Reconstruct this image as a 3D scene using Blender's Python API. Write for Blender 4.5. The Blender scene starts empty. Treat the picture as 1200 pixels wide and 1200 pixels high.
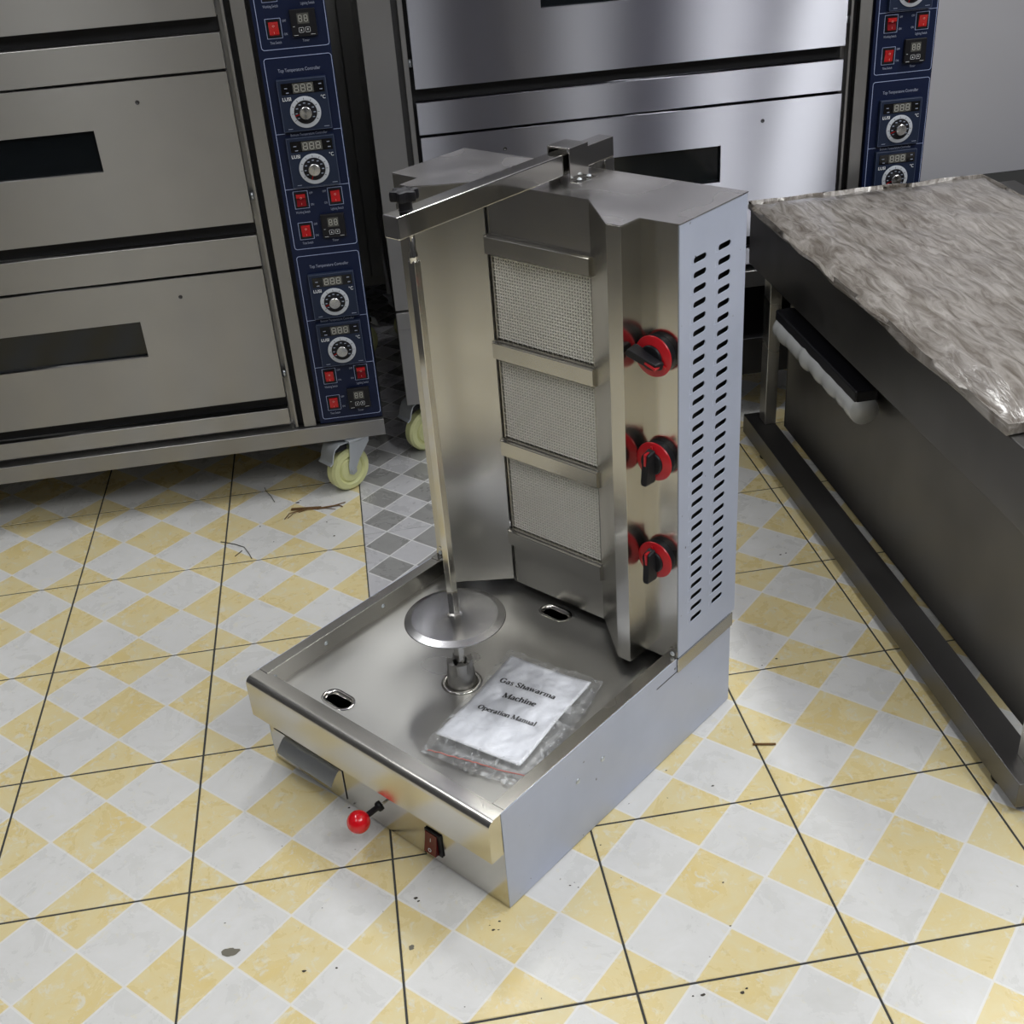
import bpy, bmesh, math, random
from mathutils import Vector, Matrix, noise
random.seed(7)
R = math.radians
SC = bpy.context.scene
COL = SC.collection

# ------------------------------------------------------------------ camera, world, exposure
cam_d = bpy.data.cameras.new('camera'); cam_d.sensor_width = 36.0; cam_d.sensor_fit = 'HORIZONTAL'
cam_d.lens = 36.0 * 1397.2 / 1200.0
cam_d.clip_start = 0.05; cam_d.clip_end = 50
cam = bpy.data.objects.new('camera', cam_d); COL.objects.link(cam)
cam.location = (0.07593, -1.58988, 1.34016)
cam.rotation_euler = (1.0333, 0.0688, -0.1525)
SC.camera = cam
SC.view_settings.view_transform = 'Standard'
SC.view_settings.look = 'None'
SC.view_settings.exposure = 0.0
SC.view_settings.gamma = 1.0
SC.view_settings.use_curve_mapping = False
W = bpy.data.worlds.new('world'); SC.world = W; W.use_nodes = True
W.node_tree.nodes['Background'].inputs[0].default_value = (0.5, 0.52, 0.56, 1)
W.node_tree.nodes['Background'].inputs[1].default_value = 0.05

LAMP_POWER = 16.2
LAMP_COLOR = (.99, 1.0, .965)
LAMPS = [(-.95, -1.7, .65), (-.95, .45, .8), (.42, -2.1, .55), (.42, 1.65, 1.2), (1.28, -2.0, .65), (1.95, -1.9, 1.9), (1.95, .2, 1.9)]   # x, y, relative output
CEIL = 2.95

# ------------------------------------------------------------------ materials
MATS = {}
def mat(name, col=(.5, .5, .5), rough=.5, metal=0.0, **k):
    if name in MATS: return MATS[name]
    m = bpy.data.materials.new(name); m.use_nodes = True
    nt = m.node_tree; b = nt.nodes['Principled BSDF']
    b.inputs['Base Color'].default_value = (*col, 1)
    b.inputs['Roughness'].default_value = rough
    b.inputs['Metallic'].default_value = metal
    for key, v in k.items():
        nm = {'spec': 'Specular IOR Level', 'coat': 'Coat Weight', 'trans': 'Transmission Weight', 'ior': 'IOR', 'alpha': 'Alpha',
              'aniso': 'Anisotropic', 'anirot': 'Anisotropic Rotation', 'emis': 'Emission Strength', 'coatr': 'Coat Roughness'}.get(key)
        if nm: b.inputs[nm].default_value = v
    MATS[name] = m
    return m
def nodes(m): return m.node_tree.nodes, m.node_tree.links, m.node_tree.nodes['Principled BSDF']
def N(m, typ, **k):
    n = m.node_tree.nodes.new(typ)
    for a, v in k.items(): setattr(n, a, v)
    return n
def math_(m, op, a, b=None, c=None):
    n = N(m, 'ShaderNodeMath', operation=op)
    for i, v in enumerate((a, b, c)):
        if v is None: continue
        if isinstance(v, (int, float)): n.inputs[i].default_value = v
        else: m.node_tree.links.new(v, n.inputs[i])
    return n.outputs[0]
def mixc(m, f, a, b):
    n = N(m, 'ShaderNodeMix', data_type='RGBA')
    for i, v in ((0, f), (6, a), (7, b)):
        if isinstance(v, (int, float)): n.inputs[i].default_value = v
        elif isinstance(v, tuple): n.inputs[i].default_value = (*v, 1)
        else: m.node_tree.links.new(v, n.inputs[i])
    return n.outputs[2]
def ramp(m, f, a, b, lo=0., hi=1.):
    n = N(m, 'ShaderNodeMapRange'); n.inputs[1].default_value = lo; n.inputs[2].default_value = hi
    n.inputs[3].default_value = a; n.inputs[4].default_value = b
    m.node_tree.links.new(f, n.inputs[0]); return n.outputs[0]
def noise_t(m, scale, detail=3., rough=.55, vec=None, w=None, dist=0.):
    n = N(m, 'ShaderNodeTexNoise')
    if w is not None: n.noise_dimensions = '4D'; m.node_tree.links.new(w, n.inputs['W'])
    n.inputs['Scale'].default_value = scale; n.inputs['Detail'].default_value = detail
    n.inputs['Roughness'].default_value = rough; n.inputs['Distortion'].default_value = dist
    if vec is not None: m.node_tree.links.new(vec, n.inputs['Vector'])
    return n.outputs[0]
def steel(name, col=(.60, .59, .57), rough=.16, var=.08, brush=None, aniso=0., scratch=0., wave=0.):
    """stainless steel: roughness cloud, optional grain along an axis, slight sheet waviness"""
    if name in MATS: return MATS[name]
    m = mat(name, col, rough, 1.0)
    ns, ln, b = nodes(m)
    tc = N(m, 'ShaderNodeTexCoord')
    c = noise_t(m, 6., 2., .5, tc.outputs['Object'])
    r = ramp(m, c, rough - var, rough + var, .3, .7)
    h = None
    if brush:
        mp = N(m, 'ShaderNodeMapping'); mp.inputs['Scale'].default_value = brush
        ln.new(tc.outputs['Object'], mp.inputs[0])
        g = noise_t(m, 1., 2., .6, mp.outputs[0])
        r = math_(m, 'ADD', r, ramp(m, g, -.02, .02))
        h = g
    ln.new(math_(m, 'MAXIMUM', r, .03), b.inputs['Roughness'])
    base = mixc(m, ramp(m, c, 0., 1., .35, .75), col, tuple(x * .9 for x in col))
    ln.new(base, b.inputs['Base Color'])
    if aniso:
        b.inputs['Anisotropic'].default_value = aniso
        t = N(m, 'ShaderNodeTangent', direction_type='RADIAL', axis='Z'); ln.new(t.outputs[0], b.inputs['Tangent'])
        b.inputs['Anisotropic Rotation'].default_value = .25
    if wave:
        bp = N(m, 'ShaderNodeBump'); bp.inputs['Strength'].default_value = wave; bp.inputs['Distance'].default_value = .01
        ln.new(noise_t(m, 5., 1., .4, tc.outputs['Object']), bp.inputs['Height']); ln.new(bp.outputs[0], b.inputs['Normal'])
    return m

ST_FRONT = steel('polished_steel', (.66, .645, .60), .22, .05, wave=.10)
ST_PANEL = steel('satin_steel', (.60, .585, .545), .24, .04, wave=.05)
ST_TRAY = steel('tray_steel', (.64, .635, .61), .33, .07, wave=.06)
ST_TOP = steel('top_sheet_steel', (.62, .60, .60), .26, .08, wave=.10)
ST_CHROME = steel('chrome_bar', (.70, .685, .65), .11, .04, wave=.06)
ST_OVENL = steel('oven_satin_steel', (.42, .415, .41), .36, .02, brush=(2, 2, 300), aniso=.9)
def brushed(name, col, rough, aniso):
    m = bpy.data.materials.new(name); m.use_nodes = True; nt = m.node_tree; nt.nodes.clear(); L = nt.links
    o = nt.nodes.new('ShaderNodeOutputMaterial'); g = nt.nodes.new('ShaderNodeBsdfAnisotropic'); g.distribution = 'GGX'
    g.inputs['Color'].default_value = (*col, 1); g.inputs['Roughness'].default_value = rough; g.inputs['Anisotropy'].default_value = aniso; g.inputs['Rotation'].default_value = 0.
    t = nt.nodes.new('ShaderNodeTangent'); t.direction_type = 'RADIAL'; t.axis = 'Z'; L.new(t.outputs[0], g.inputs['Tangent'])
    tc = nt.nodes.new('ShaderNodeTexCoord'); mp = nt.nodes.new('ShaderNodeMapping'); mp.inputs['Scale'].default_value = (2, 2, 260); nz = nt.nodes.new('ShaderNodeTexNoise'); nz.inputs['Scale'].default_value = 1.
    mr = nt.nodes.new('ShaderNodeMapRange'); mr.inputs[3].default_value = rough - .05; mr.inputs[4].default_value = rough + .05
    L.new(tc.outputs['Object'], mp.inputs[0]); L.new(mp.outputs[0], nz.inputs[0]); L.new(nz.outputs[0], mr.inputs[0]); L.new(mr.outputs[0], g.inputs['Roughness'])
    L.new(g.outputs[0], o.inputs[0]); MATS[name] = m
    return m
ST_OVEN = brushed('oven_brushed_gloss', (.375, .38, .43), .50, .93)  # bluish cast of the light is put into this steel colour
ST_OVEN2 = steel('oven_frame_steel', (.36, .355, .35), .38, .05, aniso=.6)
ST_TABLE = steel('table_steel', (.17, .165, .16), .38, .06)
ST_LEG = steel('table_leg_steel', (.70, .69, .65), .30, .06)
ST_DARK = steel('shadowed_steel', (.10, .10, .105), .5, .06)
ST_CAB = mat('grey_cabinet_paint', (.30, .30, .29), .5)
ST_CTRL = steel('control_panel_steel', (.62, .60, .55), .23, .05, wave=.08)
HANDLE = mat('grey_film_steel', (.42, .44, .46), .35, .6)
ZINC = mat('zinc_plate', (.62, .66, .70), .32, .75)
WIRE = mat('burner_wire', (.90, .88, .82), .38, .2)
CERAMIC = mat('burner_ceramic', (.22, .21, .19), .8)
BLACK = mat('black_plastic', (.010, .010, .013), .42, spec=.3)
BLACKM = mat('black_recess', (.008, .008, .009), .7)  # black stands in for shade in gaps, grooves and slits; also dial ticks
RED = mat('red_plastic', (.50, .010, .018), .33)
REDBALL = mat('red_ball_gloss', (.72, .006, .015), .14, coat=.4)
REDROCK = mat('red_rocker', (.55, .006, .010), .25)
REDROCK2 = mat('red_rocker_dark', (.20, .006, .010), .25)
DKRED = mat('dark_red_rocker', (.13, .008, .008), .25)
NAVY = mat('navy_panel', (.005, .011, .042), .45, spec=.3)
NAVY2 = mat('navy_module', (.015, .024, .052), .45, spec=.3)
LINE = mat('panel_line', (.42, .50, .75), .5)
WHITEPR = mat('white_print', (.75, .77, .80), .5)
GREYPR = mat('grey_print', (.36, .40, .52), .5)
SEG = mat('display_segment', (.42, .42, .38), .4)
DISPBG = mat('display_glass', (.006, .006, .007), .15)
DISPLCD = mat('display_smoke', (.10, .10, .092), .25)
DIALRING = mat('dial_ring', (.52, .55, .60), .4)
ALU = mat('spun_aluminium', (.72, .72, .72), .28, 1.0)
WHEEL = mat('cream_nylon', (.72, .74, .38), .45)
PAPER_PRINT = mat('black_ink', (.012, .012, .016), .6)
GLASS_DK = mat('dark_oven_glass', (.006, .008, .010), .10)
REDLINE = mat('red_zip', (.62, .20, .17), .5)
TWIG = mat('brown_straw', (.16, .085, .03), .8)
STAIN = mat('grey_brown_stain', (.17, .16, .125), .8)
DIRT = mat('dark_dirt', (.055, .048, .038), .85)

def film_mat():
    m = mat('white_protective_film', (.56, .60, .68), .34)
    ns, ln, b = nodes(m); tc = N(m, 'ShaderNodeTexCoord')
    c = noise_t(m, 6., 4., .6, tc.outputs['Object'])
    col = mixc(m, ramp(m, c, 0, 1, .35, .7), (.50, .545, .68), (.45, .495, .62))
    sp = noise_t(m, 70., 2., .5, tc.outputs['Object'])
    col = mixc(m, ramp(m, sp, 0, .8, .735, .76), col, (.05, .05, .06))
    ln.new(col, b.inputs['Base Color'])
    return m
FILM = film_mat()

def tile_mat(name, grey=False):
    m = mat(name, (.7, .7, .7), .3)
    ns, ln, b = nodes(m); tc = N(m, 'ShaderNodeTexCoord'); oi = N(m, 'ShaderNodeObjectInfo')
    sx = N(m, 'ShaderNodeSeparateXYZ'); ln.new(tc.outputs['Object'], sx.inputs[0])
    cell = .1 if grey else .15
    def tri(o): return math_(m, 'ABSOLUTE', math_(m, 'SUBTRACT', math_(m, 'FRACT', math_(m, 'DIVIDE', math_(m, 'ADD', o, 1.55 if grey else 1.5), cell)), .5))
    d = math_(m, 'ADD', tri(sx.outputs[0]), tri(sx.outputs[1]))
    w = math_(m, 'MULTIPLY', oi.outputs['Random'], 37.)
    n1 = noise_t(m, 16., 6., .65, tc.outputs['Object'], w, .8)
    n2 = noise_t(m, 38., 5., .7, tc.outputs['Object'], w, 1.5)
    ins = math_(m, 'LESS_THAN', d, .5)
    if grey:
        dk = mixc(m, ramp(m, n1, 0, 1, .3, .7), (.25, .25, .245), (.33, .33, .325))
        lt = mixc(m, ramp(m, n1, 0, 1, .3, .7), (.47, .47, .49), (.55, .55, .57))
        col = mixc(m, ins, lt, dk)
        line = math_(m, 'LESS_THAN', math_(m, 'ABSOLUTE', math_(m, 'SUBTRACT', d, .5)), .022)
        col = mixc(m, line, col, (.70, .70, .70))
    else:
        ye = mixc(m, ramp(m, n1, 0, 1, .30, .62), (.72, .575, .255), (.72, .63, .37))
        ye = mixc(m, ramp(m, n2, 0, .75, .54, .64), ye, (.72, .70, .60))
        wh = mixc(m, ramp(m, n1, 0, 1, .3, .7), (.64, .64, .62), (.72, .72, .715))
        wh = mixc(m, ramp(m, n2, 0, .45, .58, .68), wh, (.70, .66, .50))
        col = mixc(m, ins, ye, wh)
        line = math_(m, 'LESS_THAN', math_(m, 'ABSOLUTE', math_(m, 'SUBTRACT', d, .5)), .016)
        col = mixc(m, math_(m, 'MULTIPLY', line, .8), col, (.76, .76, .755))
        sp = noise_t(m, 130., 2., .5, tc.outputs['Object'], w)
        col = mixc(m, ramp(m, sp, 0, .55, .755, .79), col, (.10, .085, .06))
    ln.new(col, b.inputs['Base Color'])
    ln.new(ramp(m, n1, .22, .36, .3, .7), b.inputs['Roughness'])
    bp = N(m, 'ShaderNodeBump'); bp.inputs['Strength'].default_value = .25; bp.inputs['Distance'].default_value = .001
    ln.new(math_(m, 'ADD', math_(m, 'MULTIPLY', line, -1.), n2), bp.inputs['Height']); ln.new(bp.outputs[0], b.inputs['Normal'])
    return m
TILE_Y = tile_mat('cream_yellow_tile'); TILE_G = tile_mat('grey_diamond_tile', True)
GROUT = mat('dark_grout', (.045, .046, .044), .9)
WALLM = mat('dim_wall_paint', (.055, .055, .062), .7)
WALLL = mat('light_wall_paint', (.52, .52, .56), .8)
CEILM = mat('ceiling_paint', (.68, .67, .76), .8)
def paper_mat():
    m = mat('white_paper', (.90, .92, .97), .55)
    ns, ln, b = nodes(m); tc = N(m, 'ShaderNodeTexCoord')
    bp = N(m, 'ShaderNodeBump'); bp.inputs['Strength'].default_value = .3; bp.inputs['Distance'].default_value = .004
    ln.new(noise_t(m, 22., 3., .5, tc.outputs['Object']), bp.inputs['Height']); ln.new(bp.outputs[0], b.inputs['Normal'])
    return m
PAPER = paper_mat()
def plastic_mat(name, lo, hi, bump):
    m = bpy.data.materials.new(name); m.use_nodes = True
    nt = m.node_tree; nt.nodes.clear()
    o = nt.nodes.new('ShaderNodeOutputMaterial'); t = nt.nodes.new('ShaderNodeBsdfTransparent'); g = nt.nodes.new('ShaderNodeBsdfGlossy')
    d = nt.nodes.new('ShaderNodeBsdfDiffuse'); d.inputs[0].default_value = (.8, .82, .85, 1)
    t.inputs[0].default_value = (.99, .99, .99, 1); g.inputs['Roughness'].default_value = .12
    f = nt.nodes.new('ShaderNodeFresnel'); f.inputs[0].default_value = 1.5
    tc = nt.nodes.new('ShaderNodeTexCoord'); nz = nt.nodes.new('ShaderNodeTexNoise'); nz.inputs['Scale'].default_value = 55.; nz.inputs['Distortion'].default_value = 1.2; nz.inputs['Detail'].default_value = 3.
    bp = nt.nodes.new('ShaderNodeBump'); bp.inputs['Strength'].default_value = bump; bp.inputs['Distance'].default_value = .004
    m1 = nt.nodes.new('ShaderNodeMixShader'); m2 = nt.nodes.new('ShaderNodeMixShader')
    rz = nt.nodes.new('ShaderNodeTexNoise'); rz.inputs['Scale'].default_value = 48.; rz.inputs['Distortion'].default_value = 2.2; rz.inputs['Detail'].default_value = 2.
    rr = nt.nodes.new('ShaderNodeMapRange'); rr.inputs[1].default_value = .55; rr.inputs[2].default_value = .70; rr.inputs[3].default_value = lo; rr.inputs[4].default_value = hi
    L = nt.links
    L.new(tc.outputs['Object'], rz.inputs[0]); L.new(rz.outputs[0], rr.inputs[0]); L.new(rr.outputs[0], m2.inputs[0])
    L.new(tc.outputs['Object'], nz.inputs[0]); L.new(nz.outputs[0], bp.inputs['Height']); L.new(bp.outputs[0], g.inputs['Normal']); pass
    L.new(f.outputs[0], m1.inputs[0]); L.new(t.outputs[0], m1.inputs[1]); L.new(g.outputs[0], m1.inputs[2])
    L.new(m1.outputs[0], m2.inputs[1]); L.new(d.outputs[0], m2.inputs[2]); L.new(m2.outputs[0], o.inputs[0])
    return m
PLASTIC = plastic_mat('crumpled_clear_film', .09, .42, .9)
PLASTIC_FLAT = plastic_mat('flat_clear_film', .03, .10, .35)
def wrap_mat():
    m = mat('film_wrapped_cardboard', (.3, .26, .2), .3, coat=.8, coatr=.12)
    ns, ln, b = nodes(m); tc = N(m, 'ShaderNodeTexCoord')
    mp = N(m, 'ShaderNodeMapping'); mp.inputs['Scale'].default_value = (70, 14, 30); mp.inputs['Rotation'].default_value = (0, 0, .25); ln.new(tc.outputs['Object'], mp.inputs[0])
    a = noise_t(m, 1., 4., .6, mp.outputs[0], None, 1.)
    ln.new(mixc(m, ramp(m, a, 0, 1, .35, .68), (.13, .11, .09), (.36, .335, .31)), b.inputs['Base Color'])
    bp = N(m, 'ShaderNodeBump'); bp.inputs['Strength'].default_value = .6; bp.inputs['Distance'].default_value = .004
    ln.new(a, bp.inputs['Height']); ln.new(bp.outputs[0], b.inputs['Normal']); ln.new(bp.outputs[0], b.inputs['Coat Normal'])
    return m
WRAP = wrap_mat()
def spun_mat():
    m = mat('spun_disc_steel', (.62, .62, .63), .26, 1.0, aniso=.6)
    t = N(m, 'ShaderNodeTangent', direction_type='RADIAL', axis='Z'); m.node_tree.links.new(t.outputs[0], nodes(m)[2].inputs['Tangent'])
    return m
SPUN = spun_mat()

# ------------------------------------------------------------------ mesh helpers
class MB:
    def __init__(s): s.v = []; s.f = []
    def add(s, vs, fs):
        o = len(s.v); s.v += [tuple(p) for p in vs]; s.f += [tuple(i + o for i in f) for f in fs]; return s
    def box(s, x0, x1, y0, y1, z0, z1):
        vs = [(x, y, z) for z in (z0, z1) for y in (y0, y1) for x in (x0, x1)]
        return s.add(vs, [(0, 2, 3, 1), (4, 5, 7, 6), (0, 1, 5, 4), (2, 6, 7, 3), (0, 4, 6, 2), (1, 3, 7, 5)])
    def prism(s, poly, a0, a1, axis):
        """polygon extruded along axis; poly = coords on the two other axes in xyz order"""
        n = len(poly)
        def P(p, a): return {'x': (a, p[0], p[1]), 'y': (p[0], a, p[1]), 'z': (p[0], p[1], a)}[axis]
        vs = [P(p, a0) for p in poly] + [P(p, a1) for p in poly]
        fs = [tuple(range(n))[::-1], tuple(range(n, 2 * n))] + [(i, (i + 1) % n, n + (i + 1) % n, n + i) for i in range(n)]
        return s.add(vs, fs)
    def sheet(s, path, th, a0, a1, axis):
        """open polyline thickened to th on its left, extruded"""
        q = [Vector(p) for p in path]; off = []
        for i, p in enumerate(q):
            d0 = (q[i] - q[i - 1]).normalized() if i else (q[1] - q[0]).normalized()
            d1 = (q[i + 1] - q[i]).normalized() if i < len(q) - 1 else d0
            n0 = Vector((-d0.y, d0.x)); n1 = Vector((-d1.y, d1.x)); n = (n0 + n1).normalized()
            off.append(p + n * th / max(.4, n.dot(n0)))
        return s.prism([tuple(p) for p in q] + [tuple(p) for p in off[::-1]], a0, a1, axis)
    def tube(s, pts, r, n=10, cap=True):
        pts = [Vector(p) for p in pts]; rs = r if isinstance(r, (list, tuple)) else [r] * len(pts)
        vs = []; fs = []; up = None
        for i, p in enumerate(pts):
            d = (pts[min(i + 1, len(pts) - 1)] - pts[max(i - 1, 0)]).normalized()
            if up is None: up = Vector((0, 0, 1)) if abs(d.z) < .9 else Vector((1, 0, 0))
            a = d.cross(up).normalized(); b = a.cross(d).normalized(); up = b
            for k in range(n):
                t = 2 * math.pi * (k + .5) / n
                vs.append(p + (a * math.cos(t) + b * math.sin(t)) * rs[i])
        for i in range(len(pts) - 1):
            for k in range(n):
                fs.append((i * n + k, i * n + (k + 1) % n, (i + 1) * n + (k + 1) % n, (i + 1) * n + k))
        if cap: fs += [tuple(range(n))[::-1], tuple(range((len(pts) - 1) * n, len(pts) * n))]
        return s.add(vs, fs)
    def lathe(s, prof, n=32, M=None):
        """prof = [(r,z)...] around local z, M places it"""
        M = M or Matrix(); vs = []; fs = []
        for r, z in prof:
            for k in range(n):
                t = 2 * math.pi * k / n; vs.append(M @ Vector((r * math.cos(t), r * math.sin(t), z)))
        for i in range(len(prof) - 1):
            for k in range(n): fs.append((i * n + k, i * n + (k + 1) % n, (i + 1) * n + (k + 1) % n, (i + 1) * n + k))
        if prof[0][0] > 1e-6: fs.append(tuple(range(n))[::-1])
        if prof[-1][0] > 1e-6: fs.append(tuple(range((len(prof) - 1) * n, len(prof) * n)))
        return s.add(vs, fs)
    def mesh(s, name, m, smooth=False):
        me = bpy.data.meshes.new(name); me.from_pydata([tuple(p) for p in s.v], [], s.f); me.update()
        bm = bmesh.new(); bm.from_mesh(me); bmesh.ops.remove_doubles(bm, verts=bm.verts, dist=1e-6); bmesh.ops.recalc_face_normals(bm, faces=bm.faces); bm.to_mesh(me); bm.free()
        for mm in (m if isinstance(m, list) else [m]): me.materials.append(mm)
        if smooth: me.shade_smooth()
        return me
    def build(s, name, m, parent=None, smooth=False, bevel=0., seg=2, angle=None, label=None):
        o = bpy.data.objects.new(name, s.mesh(name, m, smooth)); return fin(o, parent, bevel, seg, angle, label)
def fin(o, parent=None, bevel=0., seg=2, angle=None, label=None):
    COL.objects.link(o)
    if parent is not None:
        o.parent = parent
        if 'off' in OFF and parent.name in OFF['off']: o.location = OFF['off'][parent.name]
    if bevel:
        b = o.modifiers.new('bevel', 'BEVEL'); b.width = bevel; b.segments = seg; b.limit_method = 'ANGLE'; b.angle_limit = R(35); b.harden_normals = True
    if angle:
        o.data.shade_smooth(); bm = bmesh.new(); bm.from_mesh(o.data)
        for e in bm.edges: e.smooth = not (len(e.link_faces) == 2 and e.calc_face_angle(0) > R(angle))
        bm.to_mesh(o.data); bm.free()
    if label: o['label'] = label
    return o
OFF = {'off': {}}
def inst(name, me, parent, loc=(0, 0, 0), rot=None):
    o = bpy.data.objects.new(name, me); COL.objects.link(o); o.parent = parent
    off = OFF['off'].get(parent.name, (0, 0, 0)) if parent is not None else (0, 0, 0)
    o.location = Vector(loc) + Vector(off)
    if rot: o.rotation_euler = rot
    return o
def thing(name, label, cat, loc=(0, 0, 0), rz=0., group=None, off=None):
    o = bpy.data.objects.new(name, None); COL.objects.link(o); o.location = loc; o.rotation_euler = (0, 0, rz)
    o.empty_display_size = .1
    o['label'] = label; o['category'] = cat
    if group: o['group'] = group
    if off is not None: OFF['off'][o.name] = Vector(off)
    return o
def tag(o, label, cat, group=None, kind=None):
    o['label'] = label; o['category'] = cat
    if group: o['group'] = group
    if kind: o['kind'] = kind
    return o
def struct(o): o['kind'] = 'structure'; return o
def axis_M(loc, d):
    """matrix whose local z points along d"""
    q = Vector(d).to_track_quat('Z', 'Y'); return Matrix.Translation(loc) @ q.to_matrix().to_4x4()
def stadium(cx, cy, L, H, n=8):
    r = H / 2; p = []
    for k in range(n + 1): t = -math.pi / 2 + math.pi * k / n; p.append((cx + L / 2 - r + r * math.cos(t), cy + r * math.sin(t)))
    for k in range(n + 1): t = math.pi / 2 + math.pi * k / n; p.append((cx - L / 2 + r + r * math.cos(t), cy + r * math.sin(t)))
    return p
_txt = {}
def text_mesh(s, size, m, bold=0., align='LEFT', squeeze=1.0):
    key = (s, size, m.name, bold, align, squeeze)
    if key in _txt: return _txt[key]
    c = bpy.data.curves.new('lettering', 'FONT'); c.body = s; c.size = size; c.align_x = align; c.offset = bold; c.resolution_u = 3; c.extrude = .0001
    o = bpy.data.objects.new('tmp', c); COL.objects.link(o)
    dg = bpy.context.evaluated_depsgraph_get(); me = bpy.data.meshes.new_from_object(o.evaluated_get(dg))
    bpy.data.objects.remove(o); bpy.data.curves.remove(c)
    for v in me.vertices: v.co.x *= squeeze
    me.name = 'lettering'; me.materials.clear(); me.materials.append(m); _txt[key] = me
    return me
def wall_text(s, size, m, parent, x, y, z, **k):
    """text on a plane facing -y"""
    return inst('lettering', text_mesh(s, size, m, **k), parent, (x, y, z), (R(90), 0, 0))

# ------------------------------------------------------------------ the room
floor = struct(MB().box(-1.5, 3.2, -2.9, 2.66, -.03, -.0010).build('floor', GROUT))
def tile_mesh(name, half, m):
    b = MB(); e = .0009
    pts = [(-half, -half, -.008), (half, -half, -.008), (half, half, -.008), (-half, half, -.008),
           (-half, -half, -e), (half, -half, -e), (half, half, -e), (-half, half, -e)]
    g = half - e
    pts += [(-g, -g, 0), (g, -g, 0), (g, g, 0), (-g, g, 0)]
    b.add(pts, [(0, 3, 2, 1)] + [(i, (i + 1) % 4, 4 + (i + 1) % 4, 4 + i) for i in range(4)] + [(4 + i, 4 + (i + 1) % 4, 8 + (i + 1) % 4, 8 + i) for i in range(4)] + [(8, 9, 10, 11)])
    return b.mesh(name, m)
ty = tile_mesh('floor_tile', .14845, TILE_Y); tg = tile_mesh('floor_tile_grey', .1494, TILE_G)
for i in range(-5, 8):
    for j in range(-6, 8):
        x, y = (i + .5) * .3, (j + .5) * .3
        if i in (0, 1) and j >= 1: continue
        inst('floor_tile', ty, floor, (x, y, random.uniform(-.0004, 0)), (0, 0, random.choice((0, 1, 2, 3)) * math.pi / 2))
for i in (0, 1):
    for j in range(0, 8):
        y = .3 + .0425 + .3 * j + .15
        inst('floor_tile', tg, floor, ((i + .5) * .3, y, 0))
for i in (0, 1):   # cut tiles filling the row where the two floors meet
    o = inst('floor_tile', tg, floor, ((i + .5) * .3, .3213, 0)); o.scale = (1, .139, 1)
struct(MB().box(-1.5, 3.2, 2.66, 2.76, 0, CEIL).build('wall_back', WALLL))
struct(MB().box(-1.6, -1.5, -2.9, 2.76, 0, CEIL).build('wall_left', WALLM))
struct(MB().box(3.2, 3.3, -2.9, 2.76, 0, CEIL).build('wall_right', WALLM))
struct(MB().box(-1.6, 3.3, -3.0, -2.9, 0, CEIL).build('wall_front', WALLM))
struct(MB().box(-1.6, 3.3, -3.0, 2.76, CEIL, CEIL + .08).build('ceiling', CEILM))
LAMPW = mat('lamp_housing', (.7, .7, .7), .4)
TUBE = mat('lamp_tube', (1, 1, 1), .4); nodes(TUBE)[2].inputs['Emission Color'].default_value = (*LAMP_COLOR, 1); nodes(TUBE)[2].inputs['Emission Strength'].default_value = 4.
lamp_names = ['at the left front', 'above the left oven', 'at the front centre', 'above the rear oven', 'right of the front centre', 'at the right front', 'above the work table']
for (lx, ly, lk), nm in zip(LAMPS, lamp_names):
    t = thing('ceiling_lamp', 'long fluorescent batten lamp on the ceiling ' + nm, 'lamp', (lx, ly, CEIL), 0, 'ceiling batten lamps')
    MB().box(-.14, .14, -.62, .62, -.05, -.0005).build('housing', LAMPW, t, bevel=.004)
    for dx in (-.075, .075): MB().tube([(dx, -.6, -.068), (dx, .6, -.068)], .013, 10).build('tube', TUBE, t, smooth=True)
    ld = bpy.data.lights.new('lamp_light', 'AREA'); ld.shape = 'RECTANGLE'; ld.size = .26; ld.size_y = 1.2; ld.energy = LAMP_POWER * lk; ld.color = LAMP_COLOR
    lo = bpy.data.objects.new('lamp_light', ld); COL.objects.link(lo); lo.parent = t; lo.location = (0, 0, -.085)
    lu = bpy.data.lights.new('added_uplight', 'AREA'); lu.shape = 'RECTANGLE'; lu.size = .5; lu.size_y = 1.2; lu.energy = LAMP_POWER * lk * .30; lu.color = (.93, .92, 1.0)   # upward light added below the tubes to brighten the ceiling
    lo = bpy.data.objects.new('added_uplight', lu); COL.objects.link(lo); lo.parent = t; lo.location = (0, 0, -.30); lo.rotation_euler = (math.pi, 0, 0)

# ------------------------------------------------------------------ the gas shawarma grill (machine frame: x 0 = right side, y 0 = front, metres)
MX, MY, MYAW = .158606, -.429387, -.8696
CX, CY = -.2605, .283
cz, sz = math.cos(MYAW), math.sin(MYAW)
def mw(x, y, z=0.): return (MX + cz * x - sz * y, MY + sz * x + cz * y, z)
G = thing('gas_shawarma_grill', 'tall stainless steel vertical grill with three wire-mesh burners, red knobs and a drip tray', 'grill', mw(CX, CY), MYAW, off=(-CX, -CY, 0))
X0, X1 = -.5205, 0.0
# base
MB().box(X0 + .001, X1 - .0012, 0.0, .0015, .002, .180).build('front_panel', ST_FRONT, G)
sp = MB().prism([(.0, .002), (.566, .002), (.566, .158), (.412, .158), (.412, .1835), (0., .1835)], X1 - .0012, X1, 'x')
sidep = sp.build('base_side_panel', FILM, G, label='white film-covered side of the base')
MB().prism([(.0, .002), (.566, .002), (.566, .1835), (0., .1835)], X0, X0 + .0012, 'x').build('base_side_panel', FILM, G)
MB().box(X0 + .0012, X1 - .0012, .5645, .566, .002, .18).build('back_panel', ST_PANEL, G)
MB().box(X0 + .0012, X1 - .0012, .0016, .5645, .002, .004).build('bottom_plate', ST_DARK, G)
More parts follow.
